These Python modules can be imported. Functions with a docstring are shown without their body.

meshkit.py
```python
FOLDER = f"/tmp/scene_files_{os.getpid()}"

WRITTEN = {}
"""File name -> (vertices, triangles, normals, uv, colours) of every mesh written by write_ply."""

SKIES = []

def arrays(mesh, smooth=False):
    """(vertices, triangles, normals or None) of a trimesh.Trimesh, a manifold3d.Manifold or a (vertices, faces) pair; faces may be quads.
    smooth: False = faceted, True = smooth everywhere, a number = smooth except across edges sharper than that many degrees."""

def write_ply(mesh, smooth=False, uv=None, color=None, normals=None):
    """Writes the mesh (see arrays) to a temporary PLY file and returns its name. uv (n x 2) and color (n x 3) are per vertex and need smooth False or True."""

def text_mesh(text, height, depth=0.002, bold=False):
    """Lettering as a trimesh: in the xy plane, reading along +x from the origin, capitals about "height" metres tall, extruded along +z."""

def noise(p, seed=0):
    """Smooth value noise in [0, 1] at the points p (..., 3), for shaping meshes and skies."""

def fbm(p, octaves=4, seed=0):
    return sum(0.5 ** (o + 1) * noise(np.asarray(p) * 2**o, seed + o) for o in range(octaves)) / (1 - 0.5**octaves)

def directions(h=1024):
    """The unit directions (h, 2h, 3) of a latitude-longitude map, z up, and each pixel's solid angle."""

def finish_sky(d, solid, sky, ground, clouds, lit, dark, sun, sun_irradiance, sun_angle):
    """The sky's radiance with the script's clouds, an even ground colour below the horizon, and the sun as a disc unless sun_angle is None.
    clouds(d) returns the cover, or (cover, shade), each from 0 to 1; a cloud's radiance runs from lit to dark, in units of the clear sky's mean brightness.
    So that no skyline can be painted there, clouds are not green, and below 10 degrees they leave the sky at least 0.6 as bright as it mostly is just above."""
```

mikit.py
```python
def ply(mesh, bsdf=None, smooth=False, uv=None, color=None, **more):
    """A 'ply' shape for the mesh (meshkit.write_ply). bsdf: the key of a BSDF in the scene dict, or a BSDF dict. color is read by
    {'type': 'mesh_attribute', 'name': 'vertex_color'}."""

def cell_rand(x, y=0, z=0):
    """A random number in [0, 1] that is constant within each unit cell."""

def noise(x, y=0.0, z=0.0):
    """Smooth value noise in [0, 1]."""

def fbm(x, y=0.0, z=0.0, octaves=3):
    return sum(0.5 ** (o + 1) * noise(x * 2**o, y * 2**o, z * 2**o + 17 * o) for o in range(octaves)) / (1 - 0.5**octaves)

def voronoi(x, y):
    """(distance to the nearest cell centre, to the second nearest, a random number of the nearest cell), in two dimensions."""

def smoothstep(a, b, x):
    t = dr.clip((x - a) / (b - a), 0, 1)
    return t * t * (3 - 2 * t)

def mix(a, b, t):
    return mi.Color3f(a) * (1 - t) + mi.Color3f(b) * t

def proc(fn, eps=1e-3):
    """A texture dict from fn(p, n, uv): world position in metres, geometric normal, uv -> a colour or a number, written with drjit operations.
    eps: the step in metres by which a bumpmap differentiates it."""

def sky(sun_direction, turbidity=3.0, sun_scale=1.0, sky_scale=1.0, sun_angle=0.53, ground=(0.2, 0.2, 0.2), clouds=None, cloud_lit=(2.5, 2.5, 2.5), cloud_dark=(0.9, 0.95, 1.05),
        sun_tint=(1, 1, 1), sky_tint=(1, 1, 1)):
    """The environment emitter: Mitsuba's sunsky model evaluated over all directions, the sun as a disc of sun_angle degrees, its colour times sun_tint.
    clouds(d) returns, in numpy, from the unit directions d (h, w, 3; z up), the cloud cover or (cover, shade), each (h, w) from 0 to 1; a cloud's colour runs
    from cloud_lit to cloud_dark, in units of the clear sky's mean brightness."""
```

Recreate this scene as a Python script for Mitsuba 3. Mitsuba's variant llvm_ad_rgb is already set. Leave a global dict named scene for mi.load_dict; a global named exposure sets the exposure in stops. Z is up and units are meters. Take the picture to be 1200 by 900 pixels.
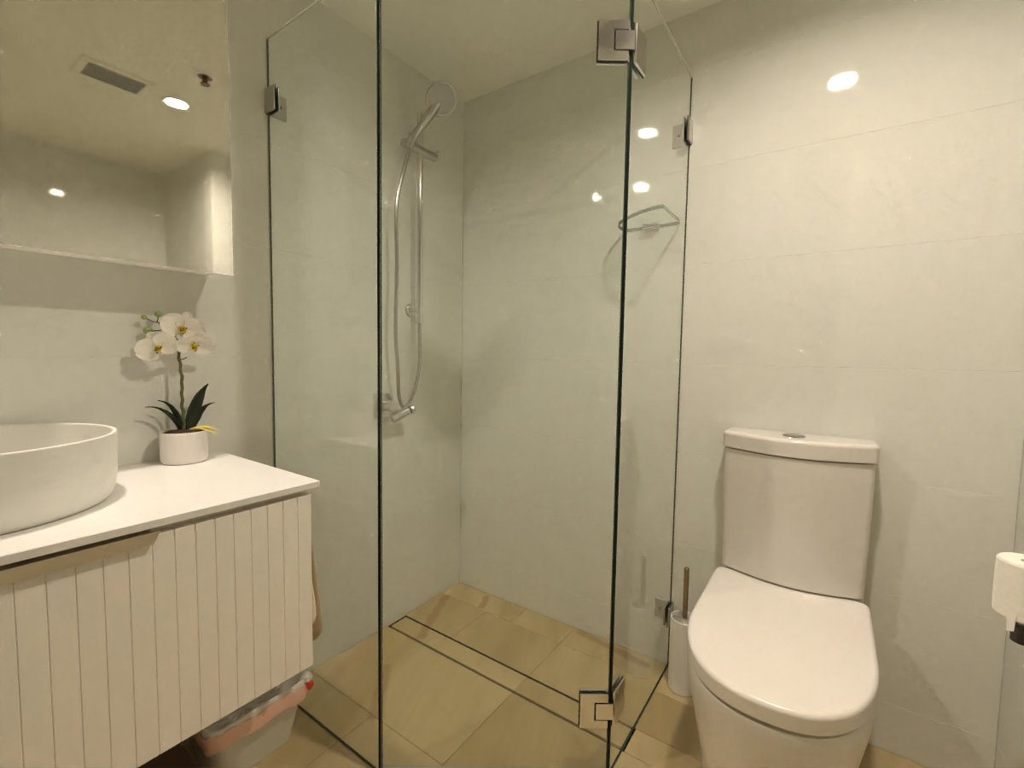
import math, random
import numpy as np, trimesh, manifold3d
import drjit as dr, mitsuba as mi
import mikit, meshkit
from shapely.geometry import Polygon, box as sbox
T = mi.ScalarTransform4f
random.seed(7); rng = np.random.default_rng(7)
scene, labels = {}, {}

# ------------------------------------------------------------------ camera, light, exposure
CAM = np.array([1.4669, -1.6732, 1.1362]); YAW, PITCH, ROLL, FPX = math.radians(124.9426), math.radians(-3.7372), math.radians(0.946), 536.58
fw = np.array([math.cos(PITCH)*math.cos(YAW), math.cos(PITCH)*math.sin(YAW), math.sin(PITCH)])
rt = np.cross(fw, [0, 0, 1]); rt /= np.linalg.norm(rt); up = np.cross(rt, fw)
up = -rt*math.sin(ROLL) + up*math.cos(ROLL)
scene['camera'] = {'type': 'perspective', 'fov': 2*math.degrees(math.atan(600/FPX)), 'fov_axis': 'x', 'near_clip': 0.02, 'far_clip': 50.0,
                   'to_world': T().look_at(origin=CAM.tolist(), target=(CAM+fw).tolist(), up=up.tolist())}
exposure = 5.68
LAMP = [20.6, 17.7, 14.4]           # radiance of the warm ceiling downlights; the one over the basin is weaker
LAMPS = [(1.44, -0.75), (0.317, -1.49)]
H = 2.30

# ------------------------------------------------------------------ materials
def M(key, d): scene[key] = d; return key
def two(d): return {'type': 'twosided', 'bsdf': d}
def rgb(*c): return {'type': 'rgb', 'value': list(c)}
def plastic(key, c, a=0.05): return M(key, two({'type': 'roughplastic', 'diffuse_reflectance': rgb(*c), 'alpha': a, 'nonlinear': True}))
def princ(key, c, r=0.5, met=0.0, spec=0.5, **k): return M(key, two({'type': 'principled', 'base_color': c if isinstance(c, dict) else rgb(*c), 'roughness': r, 'metallic': met, 'specular': spec, **k}))
plastic('m_tile', (0.845, 0.85, 0.825), 0.006)
M('m_grout', two({'type': 'diffuse', 'reflectance': rgb(0.76, 0.76, 0.73)}))
M('m_ceiling', two({'type': 'diffuse', 'reflectance': rgb(0.80, 0.81, 0.735)}))
plastic('m_ceramic', (0.86, 0.845, 0.82), 0.04)
plastic('m_seat', (0.90, 0.88, 0.86), 0.09)
princ('m_basin', (0.68, 0.675, 0.64), 0.45)
princ('m_bench', (0.68, 0.675, 0.665), 0.38)
princ('m_cabinet', (0.74, 0.71, 0.67), 0.45)
princ('m_cabinet_white', (0.80, 0.79, 0.76), 0.4)
princ('m_dark', (0.03, 0.026, 0.02), 0.6)
princ('m_gasket', (0.012, 0.011, 0.010), 0.5)
princ('m_chrome', (0.74, 0.73, 0.71), 0.10, 1.0)
princ('m_chrome_soft', (0.50, 0.49, 0.475), 0.20, 1.0)
princ('m_satin', (0.66, 0.60, 0.50), 0.26, 1.0)
princ('m_brass_dark', (0.36, 0.29, 0.20), 0.25, 1.0)
princ('m_white_plastic', (0.74, 0.73, 0.70), 0.3)
princ('m_shower_face', (0.42, 0.42, 0.42), 0.35)
princ('m_glass_edge', (0.018, 0.030, 0.024), 0.15)
princ('m_glass_rim', (0.07, 0.08, 0.06), 0.2)
princ('m_glass_top', (0.44, 0.46, 0.37), 0.2)
princ('m_shelf_edge', (0.06, 0.105, 0.085), 0.12)
M('m_pane', {'type': 'thindielectric', 'int_ior': 1.5, 'ext_ior': 1.0, 'specular_transmittance': rgb(0.965, 0.998, 0.985)})
M('m_shelf_glass', {'type': 'thindielectric', 'int_ior': 1.5, 'ext_ior': 1.0, 'specular_transmittance': rgb(0.84, 0.91, 0.87)})
M('m_mirror', two({'type': 'conductor', 'material': 'none', 'specular_reflectance': rgb(0.90, 0.90, 0.845)}))
princ('m_petal', (0.86, 0.84, 0.79), 0.5, sheen=0.3)
princ('m_lip', (0.62, 0.50, 0.05), 0.5)
princ('m_lip_dark', (0.12, 0.015, 0.02), 0.5)
princ('m_bud', (0.30, 0.38, 0.16), 0.5)
princ('m_stem', (0.105, 0.115, 0.04), 0.5)
princ('m_leaf', (0.013, 0.020, 0.009), 0.45, spec=0.3)
princ('m_root', (0.62, 0.52, 0.12), 0.5)
princ('m_soil', (0.03, 0.015, 0.010), 0.9)
princ('m_pot', (0.74, 0.70, 0.66), 0.35)
princ('m_bin', (0.60, 0.58, 0.52), 0.4)
M('m_bag', two({'type': 'principled', 'base_color': rgb(0.66, 0.64, 0.62), 'roughness': 0.3, 'specular': 0.6}))
princ('m_drawstring', (0.70, 0.20, 0.14), 0.4)
princ('m_drawstring_pale', (0.74, 0.47, 0.39), 0.4)
princ('m_knot', (0.62, 0.05, 0.02), 0.4)
princ('m_vent', (0.30, 0.31, 0.28), 0.6)
princ('m_brown', (0.13, 0.05, 0.025), 0.4)
princ('m_dark_fill', (0.055, 0.022, 0.010), 0.5)  # only for the dark box added under the vanity
princ('m_black', (0.02, 0.014, 0.012), 0.25)
def towel_fn(p, n, uv):
    return mikit.mix((0.30, 0.22, 0.14), (0.38, 0.285, 0.185), mikit.noise(p.x*300, p.y*300, p.z*300))
princ('m_towel', mikit.proc(towel_fn), 0.95, sheen=0.6)
princ('m_towel_pale', (0.74, 0.64, 0.52), 0.95, sheen=0.6)
def paper_fn(p, n, uv):
    return mikit.mix((0.80, 0.78, 0.73), (0.88, 0.86, 0.82), mikit.noise(p.x*160, p.y*160, p.z*160))
princ('m_paper', mikit.proc(paper_fn), 0.95)
def floor_fn(seed, base, vein):
    def fn(p, n, uv):
        a = 0.94*p.x + 0.34*p.y; b = -0.34*p.x + 0.94*p.y          # the stone's bedding runs across the tiles
        w = 0.05*(mikit.noise(p.x*5, p.y*5, seed) - 0.5)
        big = mikit.fbm((a + w)*9 + seed*3.1, b*1.3, seed, octaves=3)
        fine = mikit.fbm((a + w)*70, b*5, seed + 5, octaves=3)
        grain = mikit.noise(p.x*700, p.y*700, seed)
        c = mikit.mix(base, vein, mikit.smoothstep(0.36, 0.68, big)*0.85 + 0.45*(fine - 0.5))
        # rust-coloured bands in the stone
        s = 0.0
        for (x0, y0, x1, y1, wd) in ((0.035, -0.135, 0.175, -0.435, 0.028), (0.66, -0.015, 0.97, -0.055, 0.024), (0.19, -0.02, 0.235, -0.12, 0.022), (0.19, -0.62, 0.36, -0.80, 0.03)):
            dx, dy = x1 - x0, y1 - y0; L = math.hypot(dx, dy)
            t = ((p.x - x0)*dx + (p.y - y0)*dy)/L/L
            d = dr.abs((p.x - x0)*dy - (p.y - y0)*dx)/L + 0.012*(mikit.noise(p.x*40, p.y*40, 3) - 0.5)
            s = dr.maximum(s, mikit.smoothstep(wd, wd*0.35, d)*mikit.smoothstep(-0.04, 0.02, t)*mikit.smoothstep(1.04, 0.98, t))
        c = mikit.mix(c, (0.27, 0.16, 0.08), s*0.6)
        return c*(0.95 + 0.1*grain)
    return fn
FL = []
for i, (b, v) in enumerate((((0.46, 0.365, 0.205), (0.36, 0.27, 0.13)), ((0.42, 0.33, 0.18), (0.33, 0.245, 0.12)), ((0.49, 0.39, 0.225), (0.39, 0.295, 0.15)))):
    FL.append(princ(f'm_floor_{i}', mikit.proc(floor_fn(1.7 + 3*i, b, v)), 0.30))
M('m_floor_grout', two({'type': 'diffuse', 'reflectance': rgb(0.50, 0.41, 0.26)}))

# ------------------------------------------------------------------ helpers
def key_for(name):
    if name not in scene and name not in labels: return name
    k = 1
    while f'{name}_{k:03d}' in scene or f'{name}_{k:03d}' in labels: k += 1
    return f'{name}_{k:03d}'
def put(name, mesh, mat, smooth=30, **more):
    k = key_for(name); scene[k] = mikit.ply(mesh, mat, smooth, **more); return k
def part(parent, name, mesh, mat, smooth=30, label=None):
    k = put(parent + '__' + name, mesh, mat, smooth)
    if label: labels[k] = {'label': label}
    return k
def thing(name, label, cat, group=None):
    k = key_for(name); labels[k] = {'label': label, 'category': cat}
    if group: labels[k]['group'] = group
    return k
def struct(name, mesh, mat, smooth=False):
    k = put(name, mesh, mat, smooth); labels[k] = {'kind': 'structure'}; return k
def cat(*ms): return trimesh.util.concatenate([m for m in ms])
def box(x0, y0, z0, x1, y1, z1):
    m = trimesh.creation.box(extents=(abs(x1-x0), abs(y1-y0), abs(z1-z0)))
    m.apply_translation(((x0+x1)/2, (y0+y1)/2, (z0+z1)/2)); return m
def rbox(x0, y0, z0, x1, y1, z1, r=0.002, n=1):
    """A box with rounded (n > 1) or chamfered edges."""
    lo, hi = np.minimum([x0, y0, z0], [x1, y1, z1]), np.maximum([x0, y0, z0], [x1, y1, z1])
    r = min(r, *(0.49*(hi-lo)))
    if n == 1: offs = np.eye(3)
    else: offs = np.array([[math.sin(a)*math.cos(b), math.sin(a)*math.sin(b), math.cos(a)] for a in np.linspace(0, math.pi/2, n+1) for b in np.linspace(0, math.pi/2, n+1)])
    pts = []
    for s in np.ndindex(2, 2, 2):
        sg = np.array(s)*2 - 1
        c = np.where(np.array(s) == 1, hi - r, lo + r)
        pts.append(c + offs*sg*r)
    return trimesh.convex.convex_hull(np.unique(np.round(np.vstack(pts), 7), axis=0))
def lathe(profile, center=(0, 0, 0), n=48):
    m = trimesh.creation.revolve(np.array(profile, float), sections=n); m.apply_translation(center); return m
def cyl(p0, p1, r, n=24, r2=None):
    p0, p1 = np.array(p0, float), np.array(p1, float); L = np.linalg.norm(p1 - p0); r2 = r if r2 is None else r2
    c = min(0.0015, r*0.2, L*0.2)
    m = lathe([(0, 0), (r - c, 0), (r, c), (r2, L - c), (r2 - c, L), (0, L)], n=n)
    m.apply_transform(trimesh.geometry.align_vectors([0, 0, 1], (p1 - p0)/L)); m.apply_translation(p0); return m
def spline(pts, n=60):
    from scipy.interpolate import CubicSpline
    pts = np.array(pts, float); s = np.r_[0, np.cumsum(np.linalg.norm(np.diff(pts, axis=0), axis=1))]
    return CubicSpline(s, pts)(np.linspace(0, s[-1], n))
def tube(pts, r, n=12, caps=True):
    p = np.array(pts, float); k = len(p); r = np.broadcast_to(r, (k,))
    t = np.gradient(p, axis=0); t /= np.linalg.norm(t, axis=1, keepdims=True)
    a = np.cross(t[0], [0, 0, 1.0]); 
    if np.linalg.norm(a) < 1e-3: a = np.cross(t[0], [0, 1.0, 0])
    a /= np.linalg.norm(a); V = []
    ang = np.arange(n)*2*math.pi/n
    for i in range(k):
        a = a - t[i]*(a @ t[i]); a /= np.linalg.norm(a); b = np.cross(t[i], a)
        V.append(p[i] + r[i]*(np.cos(ang)[:, None]*a + np.sin(ang)[:, None]*b))
    V = np.vstack(V); F = []
    for i in range(k-1):
        for j in range(n):
            q = (i*n+j, i*n+(j+1) % n, (i+1)*n+(j+1) % n, (i+1)*n+j); F += [(q[0], q[1], q[2]), (q[0], q[2], q[3])]
    if caps:
        V = np.vstack([V, p[0], p[-1]]); c0, c1 = len(V)-2, len(V)-1
        for j in range(n): F += [(c0, (j+1) % n, j), (c1, (k-1)*n+j, (k-1)*n+(j+1) % n)]
    return trimesh.Trimesh(V, F, process=False)
def loft(rings, cap=True, closed_ring=True):
    """Rings: a list of (n, 3) outlines, bottom to top, counter-clockwise seen from above."""
    n = len(rings[0]); V = np.vstack(rings); F = []
    for i in range(len(rings)-1):
        for j in range(n):
            a, b, c, d = i*n+j, i*n+(j+1) % n, (i+1)*n+(j+1) % n, (i+1)*n+j; F += [(a, b, c), (a, c, d)]
    if cap:
        V = np.vstack([V, rings[0].mean(0), rings[-1].mean(0)]); c0, c1 = len(V)-2, len(V)-1; o = (len(rings)-1)*n
        for j in range(n): F += [(c0, (j+1) % n, j), (c1, o+j, o+(j+1) % n)]
    return trimesh.Trimesh(V, F, process=False)
def resample(poly, n):
    c = np.array(poly.exterior.coords); 
    if not poly.exterior.is_ccw: c = c[::-1]
    s = np.r_[0, np.cumsum(np.linalg.norm(np.diff(c, axis=0), axis=1))]; t = np.linspace(0, s[-1], n, endpoint=False)
    return np.c_[np.interp(t, s, c[:, 0]), np.interp(t, s, c[:, 1])]
def slab(poly, z0, z1, r=0.004, steps=4, n=160, dome=0.0, r_bottom=0.0):
    """A plate of the outline poly with its upper (and lower) edge rounded by radius r."""
    rings = []
    def ring(inset, z): rings.append(np.c_[resample(poly.buffer(-inset, join_style=1) if inset > 1e-6 else poly, n), np.full(n, z)])
    if r_bottom:
        for k in range(steps+1):
            a = k/steps*math.pi/2; ring(r_bottom*(1-math.sin(a)), z0 + r_bottom*(1-math.cos(a)))
    else: ring(0, z0)
    for k in range(steps+1):
        a = k/steps*math.pi/2; ring(r*(1-math.cos(a)), z1 - r + r*math.sin(a))
    for k in range(1, len(rings)):            # keep the rings in step
        d = [np.abs(np.roll(rings[k], -s, 0)[::8] - rings[k-1][::8]).sum() for s in range(n)]; rings[k] = np.roll(rings[k], -int(np.argmin(d)), 0)
    if dome: rings[-1] = rings[-1]
    return loft(rings)

# ------------------------------------------------------------------ setting: floor, walls, ceiling
XR, XA, YR, YF = 1.87, 2.573, -0.435, -2.7      # right wall, far alcove wall, return wall, front wall
struct('floor', box(-0.1, YF-0.1, -0.09, XA+0.1, 0.1, -0.035), 'm_floor_grout')
DY0, DY1, DX0, DX1 = -0.358, -0.457, 0.008, 1.031   # the drain slot
bed = [box(-0.1, DY0, -0.04, XA+0.1, 0.1, -0.0035), box(-0.1, YF-0.1, -0.04, XA+0.1, DY1, -0.0035), box(DX1, DY1, -0.04, XA+0.1, DY0, -0.0035), box(-0.1, DY1, -0.04, DX0, DY0, -0.0035)]
part('floor', 'mortar_bed', cat(*bed), 'm_floor_grout', False)
def floor_tile(x0, y0, x1, y1, i):
    g = 0.0006
    part('floor', 'tile', rbox(x0+g, y0+g, -0.0035, x1-g, y1-g, 0.0, 0.0008), FL[i % 3], False)
ft = []
XS = 1.0246
for y1, y0, xs in ((-0.001, -0.13, (0.001, 0.40, 0.64, XS)), (-0.13, DY0, (0.001, 0.27, 0.64, XS)), (DY1, -0.795, (0.001, 0.64, 1.24, 1.84, XA)), (-0.795, -1.13, (0.001, 0.34, 0.94, 1.54, 2.14, XA)),
                   (-1.13, -1.465, (0.001, 0.64, 1.24, 1.84, XA)), (-1.465, -1.80, (0.001, 0.34, 0.94, 1.54, 2.14, XA)), (-1.80, -2.135, (0.001, 0.64, 1.24, 1.84, XA)), (-2.135, -2.47, (0.001, 0.34, 0.94, 1.54, 2.14, XA)), (-2.47, YF, (0.001, 0.64, 1.24, 1.84, XA)),
                   (-0.001, -0.165, (XS, 1.24, XR)), (-0.165, DY0, (XS, 1.54, XR))):
    for a, b in zip(xs, xs[1:]): ft.append((a, y0, b, y1))
ft += [(DX1, DY1, 1.24, DY0), (1.24, DY1, XR, DY0), (XR, DY1, XA, YR)]
for i, t in enumerate(ft): floor_tile(*t, (i*7+3) % 5)

ROWS = [0.0, 0.142, 0.467, 0.793, 1.112, 1.455, 1.78, 2.105, H]
def wall(name, origin, axis, length, cuts, normal, thick=0.1):
    """A wall slab with its own tiles: origin the lower corner on the tiled face, axis the direction along it, normal out of it."""
    o, a, nn = np.array(origin, float), np.array(axis, float), np.array(normal, float)
    def bx(s0, s1, z0, z1, d0, d1, r=None):
        c = np.array([o + a*s + nn*d for s in (s0, s1) for d in (d0, d1)]); lo, hi = c.min(0), c.max(0)
        args = (lo[0], lo[1], z0, hi[0], hi[1], z1)
        return rbox(*args, r) if r else box(*args)
    struct(name, bx(0, length, -0.03, H + 0.02, -thick, -0.0007), 'm_grout')
    for k, (z0, z1) in enumerate(zip(ROWS, ROWS[1:])):
        cc = [0, *cuts, length]
        for s0, s1 in zip(cc, cc[1:]):
            part(name, 'tile', bx(s0+0.0003, s1-0.0003, z0+0.0003, z1-0.0003, -0.006, 0.0, 0.0005), 'm_tile', False)
wall('wall_left', (0, 0, 0), (0, -1, 0), -YF, (0.912, 1.812), (1, 0, 0))
wall('wall_back', (0, 0, 0), (1, 0, 0), XR, (XS,), (0, -1, 0))
wall('wall_right', (XR, 0, 0), (0, -1, 0), -YR, (), (-1, 0, 0), 0.09)
wall('wall_return', (XR, YR, 0), (1, 0, 0), XA-XR, (), (0, -1, 0), 0.09)
wall('wall_alcove', (XA, YR, 0), (0, -1, 0), YR-YF, (0.95, 1.9), (-1, 0, 0))
wall('wall_front', (0, YF, 0), (1, 0, 0), XA, (0.9, 1.8), (0, 1, 0))
from shapely.geometry import Point
LR, LDEP = 0.046, 0.013                      # the lamps' cans: radius and depth above the ceiling
cp = sbox(-0.1, YF-0.1, XA+0.1, 0.1)
for x, y in LAMPS: cp = cp.difference(Point(x, y).buffer(LR, quad_segs=10))
cm = trimesh.creation.extrude_polygon(cp, 0.08, engine='earcut'); cm.apply_translation((0, 0, H))
struct('ceiling', cm, 'm_ceiling')

# ------------------------------------------------------------------ downlights, vent, sprinkler
def disc_down(c, r, n=40):
    a = np.arange(n)*2*math.pi/n
    v = np.vstack([[c], np.c_[c[0]+r*np.cos(a), c[1]+r*np.sin(a), np.full(n, c[2])]])
    return trimesh.Trimesh(v, [(0, 1+(j+1) % n, 1+j) for j in range(n)], process=False)
for (x, y), lab in zip(LAMPS, ('round recessed ceiling downlight seen lit in the mirror beside the vent', 'round recessed ceiling downlight above the basin in front of the mirror')):
    t = thing('downlight', lab, 'ceiling light')
    ring = lathe([(LR-0.002, 0.0), (LR-0.001, -0.004), (LR+0.009, -0.005), (LR+0.013, -0.001), (LR+0.013, 0.0), (LR-0.002, 0.0)], (x, y, H))
    part(t, 'trim_ring', ring, 'm_white_plastic')
    part(t, 'can', lathe([(LR-0.001, 0.0), (LR-0.001, LDEP), (0.0, LDEP+0.001), (0.0, LDEP+0.004), (LR-0.0005, LDEP+0.003), (LR-0.0005, 0.0), (LR-0.001, 0.0)], (x, y, H)), 'm_white_plastic')
    k = part(t, 'diffuser', disc_down((x, y, H+LDEP-0.001), LR-0.0025), 'm_white_plastic', False)
    scene[k]['emitter'] = {'type': 'area', 'radiance': rgb(*[c*(1.0 if x > 1 else 0.82) for c in LAMP])}
t = thing('ceiling_vent', 'rectangular grey exhaust vent in the ceiling, seen in the mirror', 'vent')
part(t, 'frame', cat(*[rbox(*b, 0.0015) for b in ((1.335, -1.105, H-0.006, 1.365, -0.86, H), (1.50, -1.105, H-0.006, 1.53, -0.86, H), (1.365, -1.105, H-0.006, 1.50, -1.078, H), (1.365, -0.887, H-0.006, 1.50, -0.86, H))]), 'm_ceiling')
part(t, 'grille', box(1.365, -1.078, H-0.003, 1.50, -0.887, H), 'm_vent', False)
for i in range(9):
    x = 1.372 + i*0.0152
    part(t, 'slat', box(x, -1.078, H-0.0055, x+0.006, -0.887, H-0.003), 'm_vent', False)
t = thing('fire_sprinkler', 'small brown ceiling sprinkler head, seen in the mirror beside the downlight', 'sprinkler')
part(t, 'escutcheon', lathe([(0.026, -0.001), (0.028, -0.004), (0.042, -0.003), (0.045, 0), (0.026, 0), (0.026, -0.001)], (1.09, -0.765, H)), 'm_white_plastic')
part(t, 'cup', lathe([(0, -0.002), (0.026, -0.002), (0.026, 0), (0, 0)], (1.09, -0.765, H)), 'm_brown')
part(t, 'deflector', cat(cyl((1.09, -0.765, H-0.030), (1.09, -0.765, H-0.002), 0.010, 14), cyl((1.09, -0.765, H-0.033), (1.09, -0.765, H-0.029), 0.018, 18)), 'm_brown')

# ------------------------------------------------------------------ shower screen
ZG = 2.084; GT = 0.004                        # top of the glass, half its thickness
PL, PD, PR = np.array([0.523, -0.912]), None, np.array([1.0246, -0.5577])
def sheet(p0, p1, z0, z1):
    return trimesh.Trimesh([[*p0, z0], [*p1, z0], [*p1, z1], [*p0, z1]], [(0, 1, 2), (0, 2, 3)], process=False)
def obox(p, d, n, u0, u1, v0, v1, z0, z1, r=0.0):
    """A box in the frame of a glass pane: p its corner, d along it, n out of it."""
    m = rbox(u0, v0, z0, u1, v1, z1, r) if r else box(u0, v0, z0, u1, v1, z1)
    A = np.eye(4); A[:2, 0], A[:2, 1], A[:2, 3] = d, n, p
    if np.linalg.det(A[:3, :3]) < 0: m.invert()
    m.apply_transform(A); 
    if np.linalg.det(A[:3, :3]) < 0: pass
    return m
def frame(p0, p1, flip=1):
    p0, p1 = np.array(p0), np.array(p1); d = (p1-p0)/np.linalg.norm(p1-p0); return p0, d, np.array([-d[1], d[0]])*flip, np.linalg.norm(p1-p0)
def pane(parent, p0, p1, z0, z1, e=0.0016, dark_ends=(0, 1, 2)):
    p, d, n, L = frame(p0, p1)
    part(parent, 'glass', sheet(p + d*e*0.5, p + d*(L-e*0.5), z0+e*0.5, z1-e*0.5), 'm_pane', False)
    es = [obox(p, d, n, 0, e, -GT*(1 if dark_ends[0] == 1 else 0.6), GT*(1 if dark_ends[0] == 1 else 0.6), z0, z1), obox(p, d, n, L-e, L, -GT, GT, z0, z1), obox(p, d, n, e, L-e, -0.0025, 0.0025, z1-e, z1)]
    for b_, dark in zip(es, dark_ends): part(parent, 'polished_edge', b_, ('m_glass_rim', 'm_glass_edge', 'm_glass_top')[dark], False, ('grey green glass edge', 'dark glass edge', 'pale glass edge')[dark])
    part(parent, 'lower_edge', obox(p, d, n, e, L-e, -0.0028, 0.0028, z0, z0+e), 'm_glass_edge', False, 'dark lower glass edge')
    return p, d, n, L
Ld = np.array(PR) - PL; Ld /= np.linalg.norm(Ld)
t = thing('glass_screen', 'fixed clear glass shower panel behind the vanity, meeting the wall beside the mirror', 'shower screen')
fl_ = pane(t, (0.003, -0.912), (0.5215, -0.912), 0.002, ZG)
def wall_clip(t, p, d, n, z0, z1, side):
    """A square glass-to-wall bracket: a plate on each face of the glass and a flange on the wall. side: the face that turns to the room."""
    part(t, 'clip', obox(p, d, n, 0.0005, 0.052, side*(GT+0.001), side*(GT+0.007), z0, z1, 0.001), 'm_chrome_soft', False, 'chrome wall clip')
    part(t, 'clip_gasket', obox(p, d, n, 0.0005, 0.053, side*GT, side*(GT+0.0012), z0-0.002, z1+0.001), 'm_gasket', False)
    part(t, 'clip_back', cat(obox(p, d, n, 0.0005, 0.052, -side*(GT+0.001), -side*(GT+0.007), z0, z1, 0.001), obox(p, d, n, 0.0005, 0.006, -side*(GT+0.007), -side*(GT+0.052), z0, z1, 0.001)), 'm_chrome_soft', False)
    part(t, 'screw', obox(p, d, n, 0.006, 0.0075, -side*(GT+0.026), -side*(GT+0.036), (z0+z1)/2-0.005, (z0+z1)/2+0.005, 0.002), 'm_dark', False)
p, d, n, L = frame((0, -0.912), (0.523, -0.912)); wall_clip(t, p, d, n, 1.860, 1.932, -1)
t = thing('glass_screen', 'fixed clear glass shower panel between the glass door and the toilet', 'shower screen')
pane(t, (1.0246, -0.003), (1.0246, -0.5565), 0.002, ZG)
p, d, n, L = frame((1.0246, 0), (1.0246, -0.5577)); wall_clip(t, p, d, n, 1.862, 1.938, 1); wall_clip(t, p, d, n, 0.170, 0.240, 1)

t = thing('shower_door', 'frameless clear glass shower door hinged on the panel beside the toilet', 'shower door')
dR, dL = PR - Ld*0.004, PL + Ld*0.004
pane(t, dR, dL, 0.016, ZG, dark_ends=(1, 1, 2))
p, d, n, L = frame(dR, dL)                     # d from the hinges to the corner; find the face towards the room
out = 1 if n @ (CAM[:2] - dR) > 0 else -1
part(t, 'bottom_seal', obox(p, d, n, 0.002, L-0.002, -0.006, 0.006, 0.004, 0.020, 0.001), 'm_vent', False, 'grey plastic seal strip')
pp, pd, pn, pL = frame((1.0246, -0.5577), (1.0246, 0.0))
pout = 1 if pn @ np.array([1.0, 0]) > 0 else -1
def prism(poly, p, d, n, v0, v1):
    """An outline in (along the pane, height), as thick as v0..v1 out of the pane."""
    m = trimesh.creation.extrude_polygon(poly, abs(v1-v0), engine='earcut')
    v = m.vertices.copy(); base = min(v0, v1)
    P = np.zeros_like(v); P[:, :2] = p + v[:, :1]*d + (base + v[:, 2:3])*n; P[:, 2] = v[:, 1]
    m = trimesh.Trimesh(P, m.faces, process=False)
    if m.volume < 0: m.invert()
    return m
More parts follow.
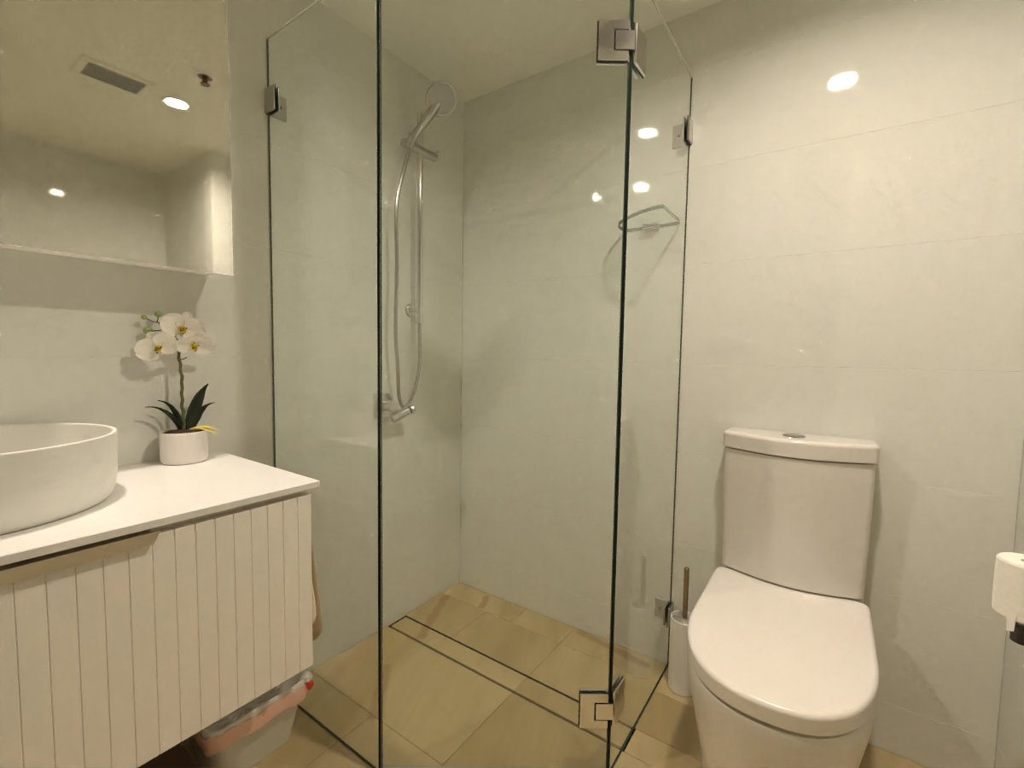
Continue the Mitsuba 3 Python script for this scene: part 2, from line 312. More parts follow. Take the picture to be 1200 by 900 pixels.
for z0, z1 in ((0.148, 0.240), (1.850, 1.942)):
    zm0, zm1 = z0 + 0.024, z1 - 0.024
    h = part(t, 'hinge', prism(sbox(0.004, z0, 0.078, z1).difference(sbox(0.0, zm0-0.003, 0.040, zm1+0.003)), p, d, n, out*(GT+0.0025), out*(GT+0.009)), 'm_chrome', False, 'square chrome hinge')
    part(h, 'gasket', obox(p, d, n, 0.001, 0.080, out*GT, out*(GT+0.0026), z0-0.002, z1+0.002), 'm_gasket', False)
    part(h, 'knuckle', prism(sbox(-0.010, zm0, 0.036, zm1), p, d, n, out*(GT+0.003), out*(GT+0.0095)), 'm_chrome', False)
    part(h, 'fixed_plate', obox(pp, pd, pn, 0.002, 0.074, pout*(GT+0.0025), pout*(GT+0.009), z0, z1, 0.0008), 'm_chrome', False)
    part(h, 'fixed_gasket', obox(pp, pd, pn, 0.001, 0.075, pout*GT, pout*(GT+0.0026), z0-0.002, z1+0.002), 'm_gasket', False)
    part(h, 'back_plate', cat(obox(p, d, n, 0.006, 0.078, -out*GT, -out*(GT+0.007), z0, z1, 0.0008), obox(pp, pd, pn, 0.006, 0.074, -pout*GT, -pout*(GT+0.007), z0, z1, 0.0008)), 'm_chrome', False)

# ------------------------------------------------------------------ linear drain
t = thing('shower_drain', 'long tile insert drain with dark slots across the shower floor', 'drain')
part(t, 'channel', box(DX0, DY1, -0.034, DX1, DY0, -0.028), 'm_dark', False)
part(t, 'rim', cat(box(DX0, DY0-0.0012, -0.03, DX1, DY0, -0.0005), box(DX0, DY1, -0.03, DX1, DY1+0.0012, -0.0005), box(DX0, DY1, -0.03, DX0+0.0012, DY0, -0.0005), box(DX1-0.0012, DY1, -0.03, DX1, DY0, -0.0005)), 'm_dark', False)
part(t, 'tile_insert', rbox(DX0+0.009, DY1+0.010, -0.028, 0.64, DY0-0.009, 0.0, 0.0008), FL[0], False)
part(t, 'tile_insert', rbox(0.6410, DY1+0.010, -0.028, DX1-0.009, DY0-0.009, 0.0, 0.0008), FL[2], False)

# ------------------------------------------------------------------ shower fittings
RX, RY = 0.058, -0.332
t = thing('shower_rail', 'chrome vertical shower rail on two round brackets on the left shower wall', 'shower rail')
part(t, 'rail', cyl((RX, RY, 1.268), (RX, RY, 2.095), 0.0122, 24), 'm_chrome')
for z in (1.312, 2.010):
    b = part(t, 'bracket', cat(cyl((0.008, RY, z), (RX, RY, z), 0.0085, 18), trimesh.creation.icosphere(3, 0.013).apply_translation((RX-0.003, RY, z))), 'm_chrome')
    part(b, 'rosette', lathe([(0, 0), (0.027, 0), (0.027, 0.003), (0.020, 0.009), (0.010, 0.011), (0, 0.011)], n=36).apply_transform(trimesh.transformations.rotation_matrix(math.pi/2, [0, 1, 0])).apply_translation((0, RY, z)), 'm_chrome')
part(t, 'end_fitting', cyl((RX, RY, 1.255), (RX, RY, 1.285), 0.0148, 24), 'm_chrome')
t2 = t
part(t2, 'slider', cyl((RX+0.004, -0.425, 1.948), (RX+0.004, -0.268, 1.948), 0.0168, 24), 'm_chrome_soft')
part(t2, 'clamp_knob', cat(cyl((RX+0.004, -0.268, 1.948), (RX+0.004, -0.250, 1.948), 0.017, 24), cyl((RX+0.012, -0.262, 1.955), (RX+0.022, -0.246, 1.972), 0.005, 12)), 'm_chrome_soft')
part(t2, 'cradle', cyl((RX+0.016, -0.408, 1.930), (RX+0.040, -0.408, 1.968), 0.0155, 24, 0.0185), 'm_chrome_soft')
t = thing('hand_shower', 'chrome hand shower with round grey face hooked on the shower rail', 'shower head')
h0, hc = np.array([RX+0.026, -0.410, 1.945]), np.array([0.178, -0.338, 2.112])
nrm = np.array([0.86, -0.47, -0.80]); nrm /= np.linalg.norm(nrm)
nk = hc - nrm*0.020 + np.array([-0.018, -0.012, -0.040])
part(t, 'handle', tube(spline([h0, h0 + (nk-h0)*0.45 + [0.0, -0.002, -0.002], nk, hc - nrm*0.018], 30), np.interp(np.linspace(0, 1, 30), [0, 0.3, 0.75, 1], [0.013, 0.0155, 0.018, 0.022]), 16), 'm_chrome_soft')
R_ = trimesh.geometry.align_vectors([0, 0, 1], nrm)
def oriented(m): m = m.copy(); m.apply_transform(R_); m.apply_translation(hc); return m
part(t, 'head', oriented(lathe([(0, -0.026), (0.018, -0.024), (0.040, -0.016), (0.058, -0.004), (0.0615, 0.0), (0.060, 0.003), (0.056, 0.004), (0, 0.004)], n=48)), 'm_chrome_soft')
part(t, 'spray_face', oriented(lathe([(0, 0.0075), (0.030, 0.007), (0.050, 0.0055), (0.0565, 0.003), (0, 0.003)], n=48)), 'm_shower_face', 40, 'pale grey round spray face')
hose = spline([(RX+0.022, -0.410, 1.935), (0.078, -0.428, 1.86), (0.07, -0.459, 1.732), (0.07, -0.463, 1.506), (0.07, -0.467, 1.178), (0.066, -0.455, 1.078), (0.050, -0.437, 0.992), (0.036, -0.416, 0.938), (0.030, -0.388, 0.908), (0.034, -0.364, 0.931), (0.050, -0.345, 0.998), (0.060, -0.333, 1.095), (0.060, RY, 1.18), (RX, RY, 1.256)], 160)
k = key_for('shower_hose'); put(k, tube(hose, 0.0075, 12), 'm_chrome_soft', True)
labels[k] = {'label': 'long silver shower hose hanging in a loop beside the rail', 'category': 'hose'}
t = thing('shower_mixer', 'chrome shower mixer with square plate low on the left shower wall', 'shower mixer')
part(t, 'wall_plate', rbox(0, -0.522, 0.874, 0.007, -0.430, 0.972, 0.003), 'm_chrome')
part(t, 'body', cyl((0.007, -0.476, 0.925), (0.062, -0.476, 0.925), 0.022, 28), 'm_chrome')
part(t, 'lever', cat(rbox(0.048, -0.485, 0.862, 0.060, -0.467, 0.925, 0.004), cyl((0.060, -0.476, 0.925), (0.068, -0.476, 0.925), 0.0205, 24)), 'm_chrome')
part(t, 'outlet', cyl((0.062, -0.482, 0.874), (0.086, -0.415, 0.905), 0.019, 26), 'm_chrome')
part(t, 'outlet_ring', cyl((0.086, -0.415, 0.905), (0.0875, -0.411, 0.907), 0.0155, 24), 'm_dark')
part(t, 'outlet_cap', cyl((0.0875, -0.411, 0.907), (0.0925, -0.397, 0.9135), 0.0205, 26), 'm_chrome')
# glass shelf
out_ = Polygon([(0.815, -0.001), (0.806, -0.02), (0.803, -0.05), (0.808, -0.08), (0.822, -0.108), (0.850, -0.136), (0.885, -0.165), (0.925, -0.190), (0.965, -0.207), (1.000, -0.215), (1.008, -0.212), (1.010, -0.203), (1.010, -0.03), (1.006, -0.010), (0.995, -0.001)])
t = thing('glass_shelf', 'small curved glass shelf on the back shower wall', 'shelf')
c = resample(out_, 90); ZS = 1.598
inner = trimesh.creation.triangulate_polygon(out_.buffer(-0.0008), engine='earcut')
part(t, 'glass', trimesh.Trimesh(np.c_[inner[0], np.full(len(inner[0]), ZS+0.004)], inner[1], process=False), 'm_shelf_glass', False)
edge = trimesh.creation.extrude_polygon(out_.difference(out_.buffer(-0.0025)), 0.011, engine='earcut'); edge.apply_translation((0, 0, ZS))
part(t, 'polished_edge', edge, 'm_shelf_edge', False, 'green polished glass edge')
part(t, 'bracket', cat(rbox(0.875, -0.004, ZS-0.014, 0.932, 0, ZS+0.014, 0.001), rbox(0.878, -0.030, ZS-0.006, 0.929, -0.003, ZS, 0.001), rbox(0.878, -0.030, ZS+0.008, 0.929, -0.003, ZS+0.014, 0.001)), 'm_chrome_soft', False, 'small chrome shelf bracket')

# ------------------------------------------------------------------ vanity
VX, VZ, YE, YW = 0.495, 0.394, -1.085, -2.10       # front face, underside, right end, left end
t = thing('vanity_cabinet', 'white wall hung vanity cabinet with vertical grooved board front', 'cabinet')
part(t, 'body', cat(rbox(0.0, YE, VZ+0.002, 0.474, YE-0.016, 0.815, 0.001), rbox(0.0, YW, VZ+0.002, 0.474, YW+0.016, 0.815, 0.001), box(0.0, YW+0.016, VZ+0.002, 0.474, YE-0.016, VZ+0.018), box(0.0, YW+0.016, VZ+0.018, 0.016, YE-0.016, 0.815), box(0.016, YW+0.016, 0.799, 0.474, YE-0.016, 0.815)), 'm_cabinet', False)
df = part(t, 'drawer_front', rbox(0.476, YW, VZ, 0.4932, YE, 0.790, 0.0008), 'm_cabinet', False)
PITCH_ = 0.0337; HY = -1.389
y = YE; i = 0
while y > YW + 0.01:
    w = 0.033 if i == 0 else PITCH_
    y1 = max(y - w, YW)
    top = 0.806 if (y+y1)/2 > HY else 0.790
    part(df, 'board', rbox(0.4930 if top < 0.8 else 0.480, y1+0.0006, VZ, VX, y-0.0006, top, 0.0008), 'm_cabinet', False)
    y = y1; i += 1
hx = part(t, 'handle', prism(Polygon([(0, 0.793), (-1.0, 0.793), (-1.0, 0.8145), (0.010, 0.8145), (0.010, 0.812)]).intersection(sbox(-0.71, 0.7, 1, 0.9)), np.array([0, HY]), np.array([0, 1.0]), np.array([1.0, 0]), VX+0.010, VX+0.0125), 'm_satin', False, 'champagne metal finger pull')
part(hx, 'lip', cat(box(0.478, YW, 0.8125, VX+0.010, HY, 0.8145)), 'm_satin', False)
t = put('benchtop', rbox(0.0, YW-0.02, 0.8205, 0.5045, -1.068, 0.8354, 0.0012), 'm_bench', False)
labels[t] = {'label': 'white stone benchtop on the grooved vanity cabinet', 'category': 'benchtop'}
# basin
BC = (0.211, -1.569, 0.8356)
t = thing('basin', 'round matt white vessel basin on the benchtop', 'basin')
prof = [(0, 0.0), (0.178, 0.0), (0.183, 0.003), (0.187, 0.010), (0.1915, 0.028), (0.194, 0.055), (0.1955, 0.10), (0.196, 0.1285), (0.1945, 0.1315), (0.1915, 0.1325), (0.1885, 0.1312), (0.187, 0.128), (0.186, 0.10), (0.183, 0.06), (0.172, 0.035), (0.14, 0.022), (0.08, 0.016), (0.03, 0.014), (0, 0.013)]
prof = [(r*1.045, z) for r, z in prof]
part(t, 'bowl', lathe(prof, BC, 128), 'm_basin', 40)
part(t, 'waste', lathe([(0, 0.020), (0.026, 0.019), (0.031, 0.016), (0.031, 0.012), (0, 0.012)], BC, 40), 'm_chrome')
# mirror cabinet
t = thing('mirror_cabinet', 'frameless mirror cabinet on the wall above the vanity', 'mirror')
part(t, 'body', rbox(0.0, -2.1, 1.345, 0.1385, -1.090, 2.21, 0.001), 'm_cabinet_white', False)
part(t, 'mirror_door', rbox(0.1390, -2.1, 1.3305, 0.1448, -1.0865, 2.21, 0.0012), 'm_white_plastic', False)
part(t, 'mirror', sheet((0.1452, -2.099), (0.1452, -1.0875), 1.3325, 2.209), 'm_mirror', False, 'mirror glass')

# ------------------------------------------------------------------ potted orchid
PC = np.array([0.060, -1.182, 0.8354])
t = thing('potted_orchid', 'white orchid in a round white pot on the benchtop beside the basin', 'potted plant')
part(t, 'pot', lathe([(0, 0.0), (0.046, 0.0), (0.050, 0.003), (0.0525, 0.010), (0.0530, 0.04), (0.0530, 0.081), (0.0520, 0.0835), (0.0500, 0.083), (0.0490, 0.080), (0.0490, 0.070), (0, 0.070)], PC, 64), 'm_pot')
sm = trimesh.creation.icosphere(4, 0.049); v = sm.vertices.copy(); v[:, 2] *= 0.28; v[:, 2] += 0.004*(meshkit.noise(v*90) - 0.5); sm.vertices = v; sm.apply_translation(PC + [0, 0, 0.073])
part(t, 'soil', sm, 'm_soil')
NV = np.array([0.9423, -0.3348, 0.0]); RV = np.array([0.3348, 0.9423, 0.0]); UP = np.array([0, 0, 1.0])     # out to the room, along to the right
def P(o, r, z, base=np.array([0.057, -1.171, 0.0])): return base + NV*o + RV*r + UP*z
SPN = spline([(0.057, -1.182, 0.905), (0.056, -1.181, 0.95), (0.053, -1.182, 1.0), (0.053, -1.181, 1.06), (0.045, -1.183, 1.115), (0.034, -1.184, 1.160), (0.029, -1.195, 1.185), (0.027, -1.214, 1.197), (0.028, -1.224, 1.205)], 50)
SPN += 0.0012*np.c_[np.sin(np.arange(50)*0.9), np.cos(np.arange(50)*1.3), np.zeros(50)]
st = part(t, 'stem', tube(SPN, np.interp(np.linspace(0, 1, 50), [0, 0.7, 1], [0.0042, 0.0034, 0.0014]), 10), 'm_stem')
for a, b in (((0.028, -1.224, 1.203), (0.024, -1.246, 1.213)), ((0.028, -1.224, 1.203), (0.030, -1.221, 1.220)), ((0.029, -1.200, 1.187), (0.024, -1.240, 1.181)), ((0.048, -1.182, 1.108), (0.054, -1.169, 1.113))):
    part(st, 'twig', tube(spline([a, (np.array(a)+b)/2 + [0.001, 0, -0.002], b], 8), 0.0013, 8), 'm_stem')
for c, r in (((0.024, -1.249, 1.2145), 0.0062), ((0.031, -1.221, 1.2245), 0.0080), ((0.024, -1.242, 1.180), 0.0100)):
    m = trimesh.creation.icosphere(3, r); m.apply_scale([1, 1.08, 1.0]); m.apply_translation(c); part(t, 'bud', m, 'm_bud', True, 'round green flower bud')
def petal(length, width, cup=0.25, tipw=0.0, nu=12, nv=9, ruffle=0.0, round_=0.5, seed=0):
    """A petal along +x from the origin, lying in xy, cupped towards +z."""
    V = []
    for i in range(nu+1):
        u = i/nu; w = width*0.5*max(0.03, 1 - abs(2*u**round_ - 1)**2.3)**0.5
        for j in range(nv+1):
            s = j/nv*2-1
            z = cup*length*(u*u*0.35) + cup*width*0.5*(s*s)*0.5 - 0.10*length*u + ruffle*math.sin(6*u + 5*s + seed)*u
            V.append((u*length, s*w, z))
    F = []
    for i in range(nu):
        for j in range(nv):
            a = i*(nv+1)+j; b, c, d = a+1, a+nv+2, a+nv+1; F += [(a, d, c), (a, c, b)]
    return trimesh.Trimesh(V, F, process=False)
def thicken(m, th=0.0006):
    v = m.vertices; n = m.vertex_normals; f = m.faces; k = len(v)
    e = trimesh.grouping.group_rows(m.edges_sorted, require_count=1); be = m.edges[e]
    F = [*f, *(f[:, ::-1] + k)]
    for a, b in be: F += [(b, a, a+k), (b, a+k, b+k)]
    return trimesh.Trimesh(np.vstack([v + n*th, v - n*th]), F, process=False)
def flower(c, facing, roll, s, seed):
    c = np.array(c, float); f = np.array(facing, float); f /= np.linalg.norm(f)
    a = np.cross(UP, f); a /= np.linalg.norm(a); b = np.cross(f, a)
    A = np.eye(4); A[:3, 0], A[:3, 1], A[:3, 2], A[:3, 3] = a, b, f, c
    fk = None
    def place(m, ang, tilt=0.0):
        m = m.copy(); m.apply_transform(trimesh.transformations.rotation_matrix(-tilt, [0, 1, 0])); m.apply_transform(trimesh.transformations.rotation_matrix(math.radians(ang+roll), [0, 0, 1])); m.apply_transform(A); return m
    mesh = trimesh.creation.icosphere(2, 0.0045*s); mesh.apply_translation(c - f*0.002)
    fk = part(t, 'flower', mesh, 'm_petal', True, 'white moth orchid flower with a yellow centre')
    for ang, ln, wd, cu, rd in ((90, 0.040, 0.030, 0.5, 0.62), (215, 0.038, 0.027, 0.5, 0.62), (325, 0.038, 0.027, 0.5, 0.62)):
        part(fk, 'sepal', thicken(place(petal(ln*s, wd*s, cu, round_=rd, seed=seed), ang, -0.06)), 'm_petal', True)
    for ang in (8, 172):
        part(fk, 'petal', thicken(place(petal(0.046*s, 0.054*s, 0.55, round_=0.72, ruffle=0.0016*s, seed=seed+ang), ang, 0.10)), 'm_petal', True)
    lip = petal(0.020*s, 0.016*s, 0.9, round_=0.6); part(fk, 'lip', thicken(place(lip, 270, 0.75), 0.001), 'm_lip', True, 'yellow lip')
    for sa in (35, 145, 90):
        part(fk, 'lip_lobe', thicken(place(petal(0.012*s, 0.010*s, 1.2, round_=0.6), sa, 0.9), 0.001), 'm_lip', True)
    sp = [trimesh.creation.icosphere(1, r_*s).apply_transform(A @ trimesh.transformations.translation_matrix([x*s, y*s, z*s])) for x, y, z, r_ in ((-0.004, -0.006, 0.010, 0.0022), (0.004, -0.009, 0.011, 0.0022), (0.0, -0.012, 0.012, 0.0019), (0.007, 0.001, 0.008, 0.0018))]
    part(fk, 'lip_spot', cat(*sp), 'm_lip_dark', True, 'dark red spots')
flower((0.070, -1.182, 1.190), (0.80, -0.20, -0.10), -18, 1.12, 1)
flower((0.062, -1.232, 1.138), (0.85, -0.62, -0.05), 25, 1.06, 2)
flower((0.072, -1.158, 1.150), (0.75, 0.10, -0.62), -8, 1.08, 3)
def strap(pts, widths, side, fold=0.25):
    c = spline(pts, 16); k = len(c); tt = np.gradient(c, axis=0); tt /= np.linalg.norm(tt, axis=1, keepdims=True)
    w = np.interp(np.linspace(0, 1, k), np.linspace(0, 1, len(widths)), widths); V = []
    for i in range(k):
        s = np.array(side, float); s -= tt[i]*(s @ tt[i]); s /= np.linalg.norm(s); nn = np.cross(tt[i], s)
        for q in (-1, -0.5, 0, 0.5, 1): V.append(c[i] + s*q*w[i]/2 + nn*(abs(q)*w[i]*fold))
    F = []
    for i in range(k-1):
        for j in range(4):
            a = i*5+j; F += [(a, a+1, a+6), (a, a+6, a+5)]
    return thicken(trimesh.Trimesh(V, F, process=False), 0.0007)
sd = RV*0.8 + NV*0.6
B0 = np.array([0.057, -1.182, 0.905])
for pts, wd in (([B0, (0.050, -1.200, 0.945), (0.046, -1.222, 0.972), (0.044, -1.242, 0.984), (0.040, -1.258, 0.986)], (0.012, 0.016, 0.017, 0.011, 0.002)),
                ([B0, (0.052, -1.192, 0.940), (0.048, -1.200, 0.970), (0.045, -1.214, 0.991), (0.043, -1.232, 1.001)], (0.012, 0.017, 0.018, 0.012, 0.002)),
                ([B0, (0.060, -1.172, 0.940), (0.062, -1.158, 0.985), (0.068, -1.146, 1.015), (0.074, -1.127, 1.042)], (0.014, 0.030, 0.036, 0.026, 0.002)),
                ([B0, (0.062, -1.166, 0.930), (0.066, -1.150, 0.962), (0.071, -1.136, 0.981), (0.078, -1.114, 0.990)], (0.012, 0.019, 0.021, 0.014, 0.002)),
                ([B0, (0.072, -1.180, 0.930), (0.086, -1.176, 0.945), (0.100, -1.170, 0.940)], (0.010, 0.013, 0.011, 0.002)) )[:4]:
    part(t, 'leaf', strap(pts, wd, sd), 'm_leaf', True, 'dark green strap leaf')
for pts in (([0.062, -1.178, 0.913], [0.080, -1.150, 0.925], [0.088, -1.128, 0.921], [0.092, -1.108, 0.912]), ([0.062, -1.176, 0.912], [0.084, -1.152, 0.922], [0.098, -1.136, 0.914], [0.100, -1.116, 0.901]), ([0.064, -1.172, 0.915], [0.076, -1.150, 0.926], [0.082, -1.134, 0.926], [0.086, -1.120, 0.924])):
    part(t, 'aerial_root', tube(spline(pts, 12), np.interp(np.linspace(0, 1, 12), [0, 0.6, 1], [0.0038, 0.0034, 0.0008]), 8), 'm_root', True, 'yellow green aerial root')

# ------------------------------------------------------------------ hand towel on the side of the vanity
t = thing('hand_towel', 'brown hand towel hanging beside the vanity cabinet', 'towel')
def drape(x0, x1, yc, ztop, zf, th, flare, n=40):
    """A towel folded over a rail along x: a soft thick fold in (y, z), swept along x, its lower corners rounded."""
    rings = []
    for xx in (1 - np.cos(np.linspace(0, 1, n)*math.pi))/2:
        e = max(0.02, 1 - abs(2*xx - 1)**5)**0.5
        zb = zf + 0.075*abs(2*xx - 1)**7
        ring = []
        for a in np.linspace(0, 1, 17): ring.append((-th/2, zb + (ztop-zb)*a))
        for a in np.linspace(0, 1, 9)[1:-1]: ring.append((-th/2*math.cos(a*math.pi), ztop + th/2*math.sin(a*math.pi)))
        for a in np.linspace(1, 0, 17): ring.append((th/2, zb + (ztop-zb)*a))
        for a in np.linspace(0, 1, 9)[1:-1]: ring.append((th/2*math.cos(a*math.pi), zb - th/2*math.sin(a*math.pi)))
        ring = np.array(ring); dz = np.clip((ztop - ring[:, 1])/(ztop - zf), 0, 1)
        y = yc + ring[:, 0]*(1 + 0.5*dz)*e + 0.006*np.sin(xx*9 + 2*dz)*dz
        X = x0 + (x1-x0)*xx + (2*xx - 1)*flare*dz**1.3
        rings.append(np.c_[X, y, ring[:, 1] + 0.004*np.sin(xx*7)*dz])
    m = loft(rings)
    if m.volume < 0: m.invert()
    return m
part(t, 'outer_layer', drape(0.06, 0.352, -1.004, 0.66, 0.370, 0.036, 0.064), 'm_towel', 60)
part(t, 'folded_layer', drape(0.10, 0.428, -1.048, 0.575, 0.445, 0.020, 0.046), 'm_towel_pale', 60, 'paler folded inner layer')
t = thing('towel_rail', 'small metal towel rail on the side of the vanity cabinet', 'towel rail')
part(t, 'bar', cyl((0.05, -1.004, 0.655), (0.345, -1.004, 0.655), 0.006, 16), 'm_chrome')
for x in (0.052, 0.340): part(t, 'post', cyl((x, -1.085, 0.655), (x, -1.004, 0.655), 0.006, 16), 'm_chrome')

# ------------------------------------------------------------------ waste bin under the vanity
t = thing('waste_bin', 'small white plastic bin with a red drawstring bag under the vanity', 'bin')
def rr(x0, y0, x1, y1, r): r = min(r, 0.4*(x1-x0)); return sbox(x0, y0, x1, y1).buffer(-r).buffer(r, quad_segs=6)
def ringz(poly, z, n=96):
    a = resample(poly, n); c = a.mean(0); k = np.argmin(np.abs(np.arctan2(a[:, 1]-c[1], a[:, 0]-c[0]))); a = np.roll(a, -k, 0); return np.c_[a, np.full(n, z)]
BT = lambda f, e=0.0: rr(0.075 - 0.030*f - e, -1.188 - 0.030*f - e, 0.222 + 0.046*f + e, -0.983 + 0.022*f + e, 0.030)
ob = [ringz(BT(f), z) for f, z in ((0.0, 0.004), (0.03, 0.001), (0.05, 0.006), (0.5, 0.095), (1.0, 0.190))]
ob[0] = ringz(BT(0, -0.006), 0.0005); inb = [ringz(BT(f, -0.003), z) for f, z in ((1.0, 0.190), (0.5, 0.095), (0.06, 0.006))]
part(t, 'bucket', loft(ob + inb), 'm_bin', 40)
lin = [ringz(BT(f, e), z) for f, e, z in ((0.98, 0.0035, 0.150), (1.0, 0.004, 0.180), (1.0, 0.0035, 0.1915), (1.0, -0.001, 0.1935), (1.0, -0.005, 0.191), (0.95, -0.012, 0.165), (0.9, -0.03, 0.140), (0.8, -0.050, 0.128), (0.75, -0.058, 0.124))]
for k in range(3): lin[k][:, :2] += 0.0015*np.c_[np.sin(np.arange(96)*1.7), np.cos(np.arange(96)*2.3)]
lin[0][:, 2] += 0.006*np.sin(np.arange(96)*0.7)
for k in range(5, 9): lin[k] += np.c_[np.zeros((96, 2)), 0.012*np.sin(np.arange(96)*0.9 + k*0.5) + 0.006*np.sin(np.arange(96)*2.1)]
lin.append(np.tile(lin[-1].mean(0), (96, 1)) + (lin[-1] - lin[-1].mean(0))*0.02)
bg = part(t, 'bag', loft(lin, cap=False), 'm_bag', 50, 'translucent grey bin bag')
hem = []
for f, e, z in ((0.90, 0.0055, 0.135), (0.92, 0.009, 0.150), (0.97, 0.008, 0.176), (1.0, 0.0055, 0.181), (1.0, 0.0045, 0.179)):
    r_ = ringz(BT(f, e), z); a = np.arange(96)
    r_[:, 2] += 0.004*np.sin(a*0.45) + 0.002*np.sin(a*1.3); r_[:, :2] += 0.0012*np.c_[np.sin(a*1.1), np.cos(a*0.9)]; hem.append(r_)
part(bg, 'drawstring_hem', loft(hem, cap=False), 'm_drawstring_pale', 50, 'pink red drawstring hem')
kn = trimesh.creation.icosphere(3, 0.013); v = kn.vertices.copy(); v *= [0.8, 0.7, 1.1]; v += 0.004*(meshkit.noise(v*150)[:, None]-0.5)*v/np.linalg.norm(v, axis=1, keepdims=True); kn.vertices = v; kn.apply_translation((0.272, -0.962, 0.172))
part(bg, 'drawstring_knot', kn, 'm_knot', True, 'bright red knot')
fr = trimesh.creation.icosphere(3, 0.018); v = fr.vertices.copy(); v *= [0.9, 0.9, 0.75]; v *= 0.75 + 0.5*meshkit.noise(v*120)[:, None]; fr.vertices = v; fr.apply_translation((0.262, -0.966, 0.192))
part(bg, 'gathered_corner', fr, 'm_bag', 60)

t = thing('added_dark_box', 'added dark brown box filling the dark area under the vanity, left of the bin', 'box')  # made-up box, added to give the dark area under the vanity its tone
part(t, 'body', rbox(0.02, -1.66, 0.001, 0.31, -1.262, 0.150, 0.004, 3), 'm_dark_fill', 40)
part(t, 'lid', rbox(0.016, -1.664, 0.151, 0.314, -1.258, 0.172, 0.004, 3), 'm_dark_fill', 40)

# ------------------------------------------------------------------ toilet
TX = 1.388
t = thing('toilet', 'white close coupled toilet with closed D shaped lid against the back wall', 'toilet')
def dshape(hw, yb, ys, yf, n=2.4, r=0.03):
    a = np.linspace(0, math.pi, 60)
    x = hw*np.sign(np.cos(a))*np.abs(np.cos(a))**(2/n); y = ys + (yf-ys)*np.abs(np.sin(a))**(2/n)
    pts = np.r_[np.c_[TX + x, y], [[TX-hw, yb], [TX+hw, yb]]]
    pl = Polygon(pts); return pl.buffer(-r).buffer(r, quad_segs=8)
def ringy(poly, z, n=180):
    a = resample(poly, n); k = int(np.argmax(a[:, 0] - 1e-3*np.abs(a[:, 1]+0.3))); a = np.roll(a, -k, 0); return np.c_[a, np.full(n, z)]
bowl = []
for z, hw, yb, ys, yf in ((0.001, 0.150, -0.004, -0.33, -0.585), (0.012, 0.1525, -0.004, -0.33, -0.590), (0.10, 0.159, -0.004, -0.34, -0.615), (0.20, 0.170, -0.004, -0.35, -0.640), (0.28, 0.181, -0.004, -0.365, -0.660), (0.34, 0.190, -0.004, -0.38, -0.675), (0.385, 0.1945, -0.004, -0.385, -0.682), (0.406, 0.195, -0.004, -0.385, -0.683), (0.413, 0.191, -0.008, -0.385, -0.679)):
    bowl.append(ringy(dshape(hw, yb, ys, yf, 2.3), z))
bw = part(t, 'bowl', loft(bowl), 'm_ceramic', 40)
part(bw, 'deck', rbox(TX-0.184, -0.092, 0.400, TX+0.184, -0.004, 0.469, 0.010, 4), 'm_ceramic', 40)
part(t, 'seat', slab(dshape(0.180, -0.118, -0.385, -0.655, 2.35, 0.02), 0.4135, 0.4218, 0.002), 'm_seat', 40)
part(t, 'lid', slab(dshape(0.197, -0.098, -0.385, -0.686, 2.35, 0.025), 0.4225, 0.465, 0.011, 6, 200, r_bottom=0.006), 'm_seat', 40)
def tankp(hw, ys, yc, r=0.02):
    xs = np.linspace(-hw, hw, 41); yy = ys + (yc-ys)*np.cos(xs/hw*math.pi/2)**1.0
    pl = Polygon(np.r_[np.c_[TX + xs, yy], [[TX+hw, -0.004], [TX-hw, -0.004]]]); return pl.buffer(-r, quad_segs=8).buffer(r, quad_segs=8)
tk = [ringy(tankp(hw, ys, yc), z) for z, hw, ys, yc in ((0.4695, 0.181, -0.096, -0.142), (0.474, 0.184, -0.099, -0.146), (0.60, 0.186, -0.098, -0.151), (0.75, 0.189, -0.100, -0.160), (0.846, 0.190, -0.101, -0.164), (0.852, 0.187, -0.098, -0.161))]
part(t, 'cistern', loft(tk), 'm_ceramic', 40)
part(t, 'cistern_lid', slab(tankp(0.196, -0.106, -0.170, 0.022), 0.856, 0.907, 0.012, 6, 200, r_bottom=0.003), 'm_ceramic', 40)
b = part(t, 'flush_button', lathe([(0, 0.006), (0.024, 0.0055), (0.029, 0.003), (0.030, 0.0), (0, 0.0)], (TX-0.005, -0.088, 0.9065), 40), 'm_chrome_soft', 30, 'round chrome dual flush button')
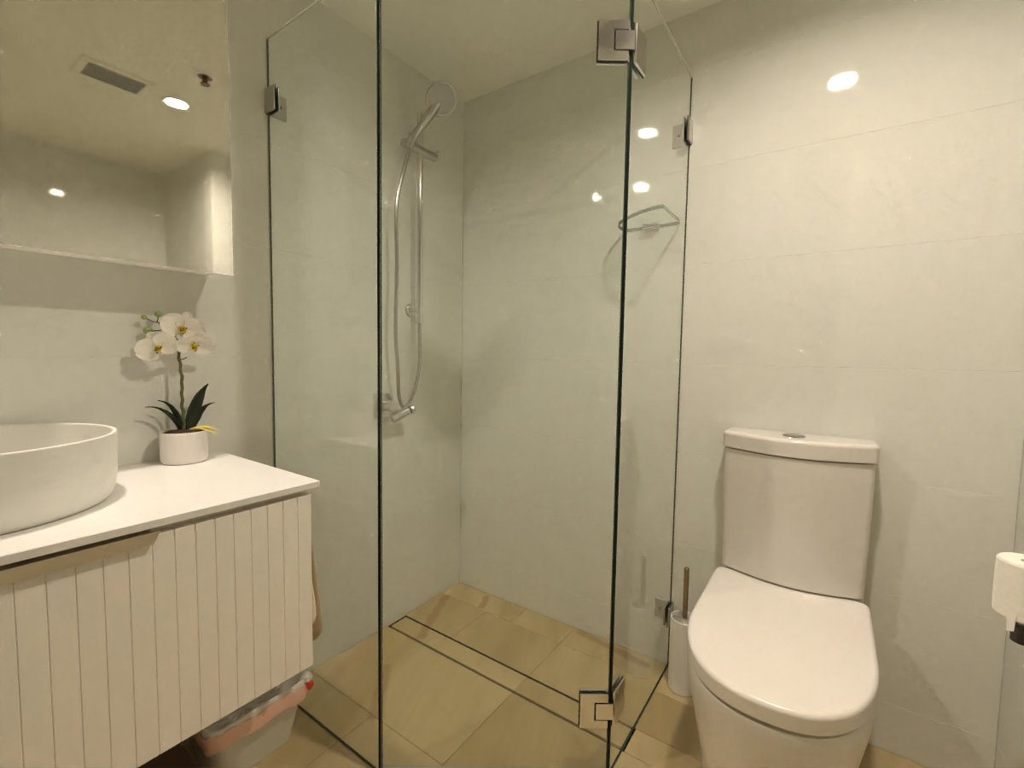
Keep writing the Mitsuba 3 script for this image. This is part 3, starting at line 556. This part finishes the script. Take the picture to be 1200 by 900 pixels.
part(b, 'half_button', lathe([(0, 0.0015), (0.009, 0.001), (0.0105, 0), (0, 0)], (TX+0.005, -0.088, 0.9125), 28), 'm_chrome')
# toilet brush
t = thing('toilet_brush', 'white toilet brush holder with metal handle between the glass and toilet', 'toilet brush')
BR = (1.098, -0.095, 0.0)
part(t, 'holder', lathe([(0, 0.001), (0.044, 0.001), (0.046, 0.004), (0.046, 0.24), (0.0455, 0.2505), (0.0435, 0.252), (0.042, 0.25), (0.042, 0.02), (0, 0.02)], BR, 48), 'm_white_plastic')
part(t, 'lid', lathe([(0, 0.252), (0.015, 0.251), (0.034, 0.245), (0.041, 0.240), (0.041, 0.236), (0, 0.236)], BR, 40), 'm_chrome')
part(t, 'handle', cyl((BR[0], BR[1], 0.250), (BR[0], BR[1], 0.425), 0.0082, 20), 'm_brass_dark')

# ------------------------------------------------------------------ toilet roll
RC = np.array([1.821, -0.30])
t = thing('toilet_roll', 'white toilet roll on the holder at the right wall', 'toilet roll')
rp = [(0.012, 0.608), (0.044, 0.607), (0.0472, 0.611), (0.0478, 0.66), (0.0472, 0.722), (0.044, 0.726), (0.012, 0.725), (0.012, 0.608)]
part(t, 'roll', lathe(rp, (*RC, 0), 64), 'm_paper')
q = trimesh.Trimesh([(RC[0]-0.034, RC[1]-0.0350, 0.625), (RC[0]-0.022, RC[1]-0.0435, 0.625), (RC[0]-0.024, RC[1]-0.0445, 0.588), (RC[0]-0.033, RC[1]-0.037, 0.584)], [(0, 1, 2), (0, 2, 3)], process=False)
part(t, 'loose_sheet', thicken(q.subdivide().subdivide(), 0.0002), 'm_paper')
t = thing('toilet_roll_holder', 'dark upright toilet roll holder on the right wall', 'toilet roll holder')
part(t, 'base', cyl((*RC, 0.552), (*RC, 0.590), 0.018, 32), 'm_black')
part(t, 'post', cyl((*RC, 0.588), (*RC, 0.722), 0.008, 18), 'm_chrome')
part(t, 'arm', cyl((RC[0], RC[1], 0.572), (XR-0.006, RC[1], 0.572), 0.008, 18), 'm_black')
part(t, 'rosette', cyl((XR-0.008, RC[1], 0.572), (XR, RC[1], 0.572), 0.022, 28), 'm_black')
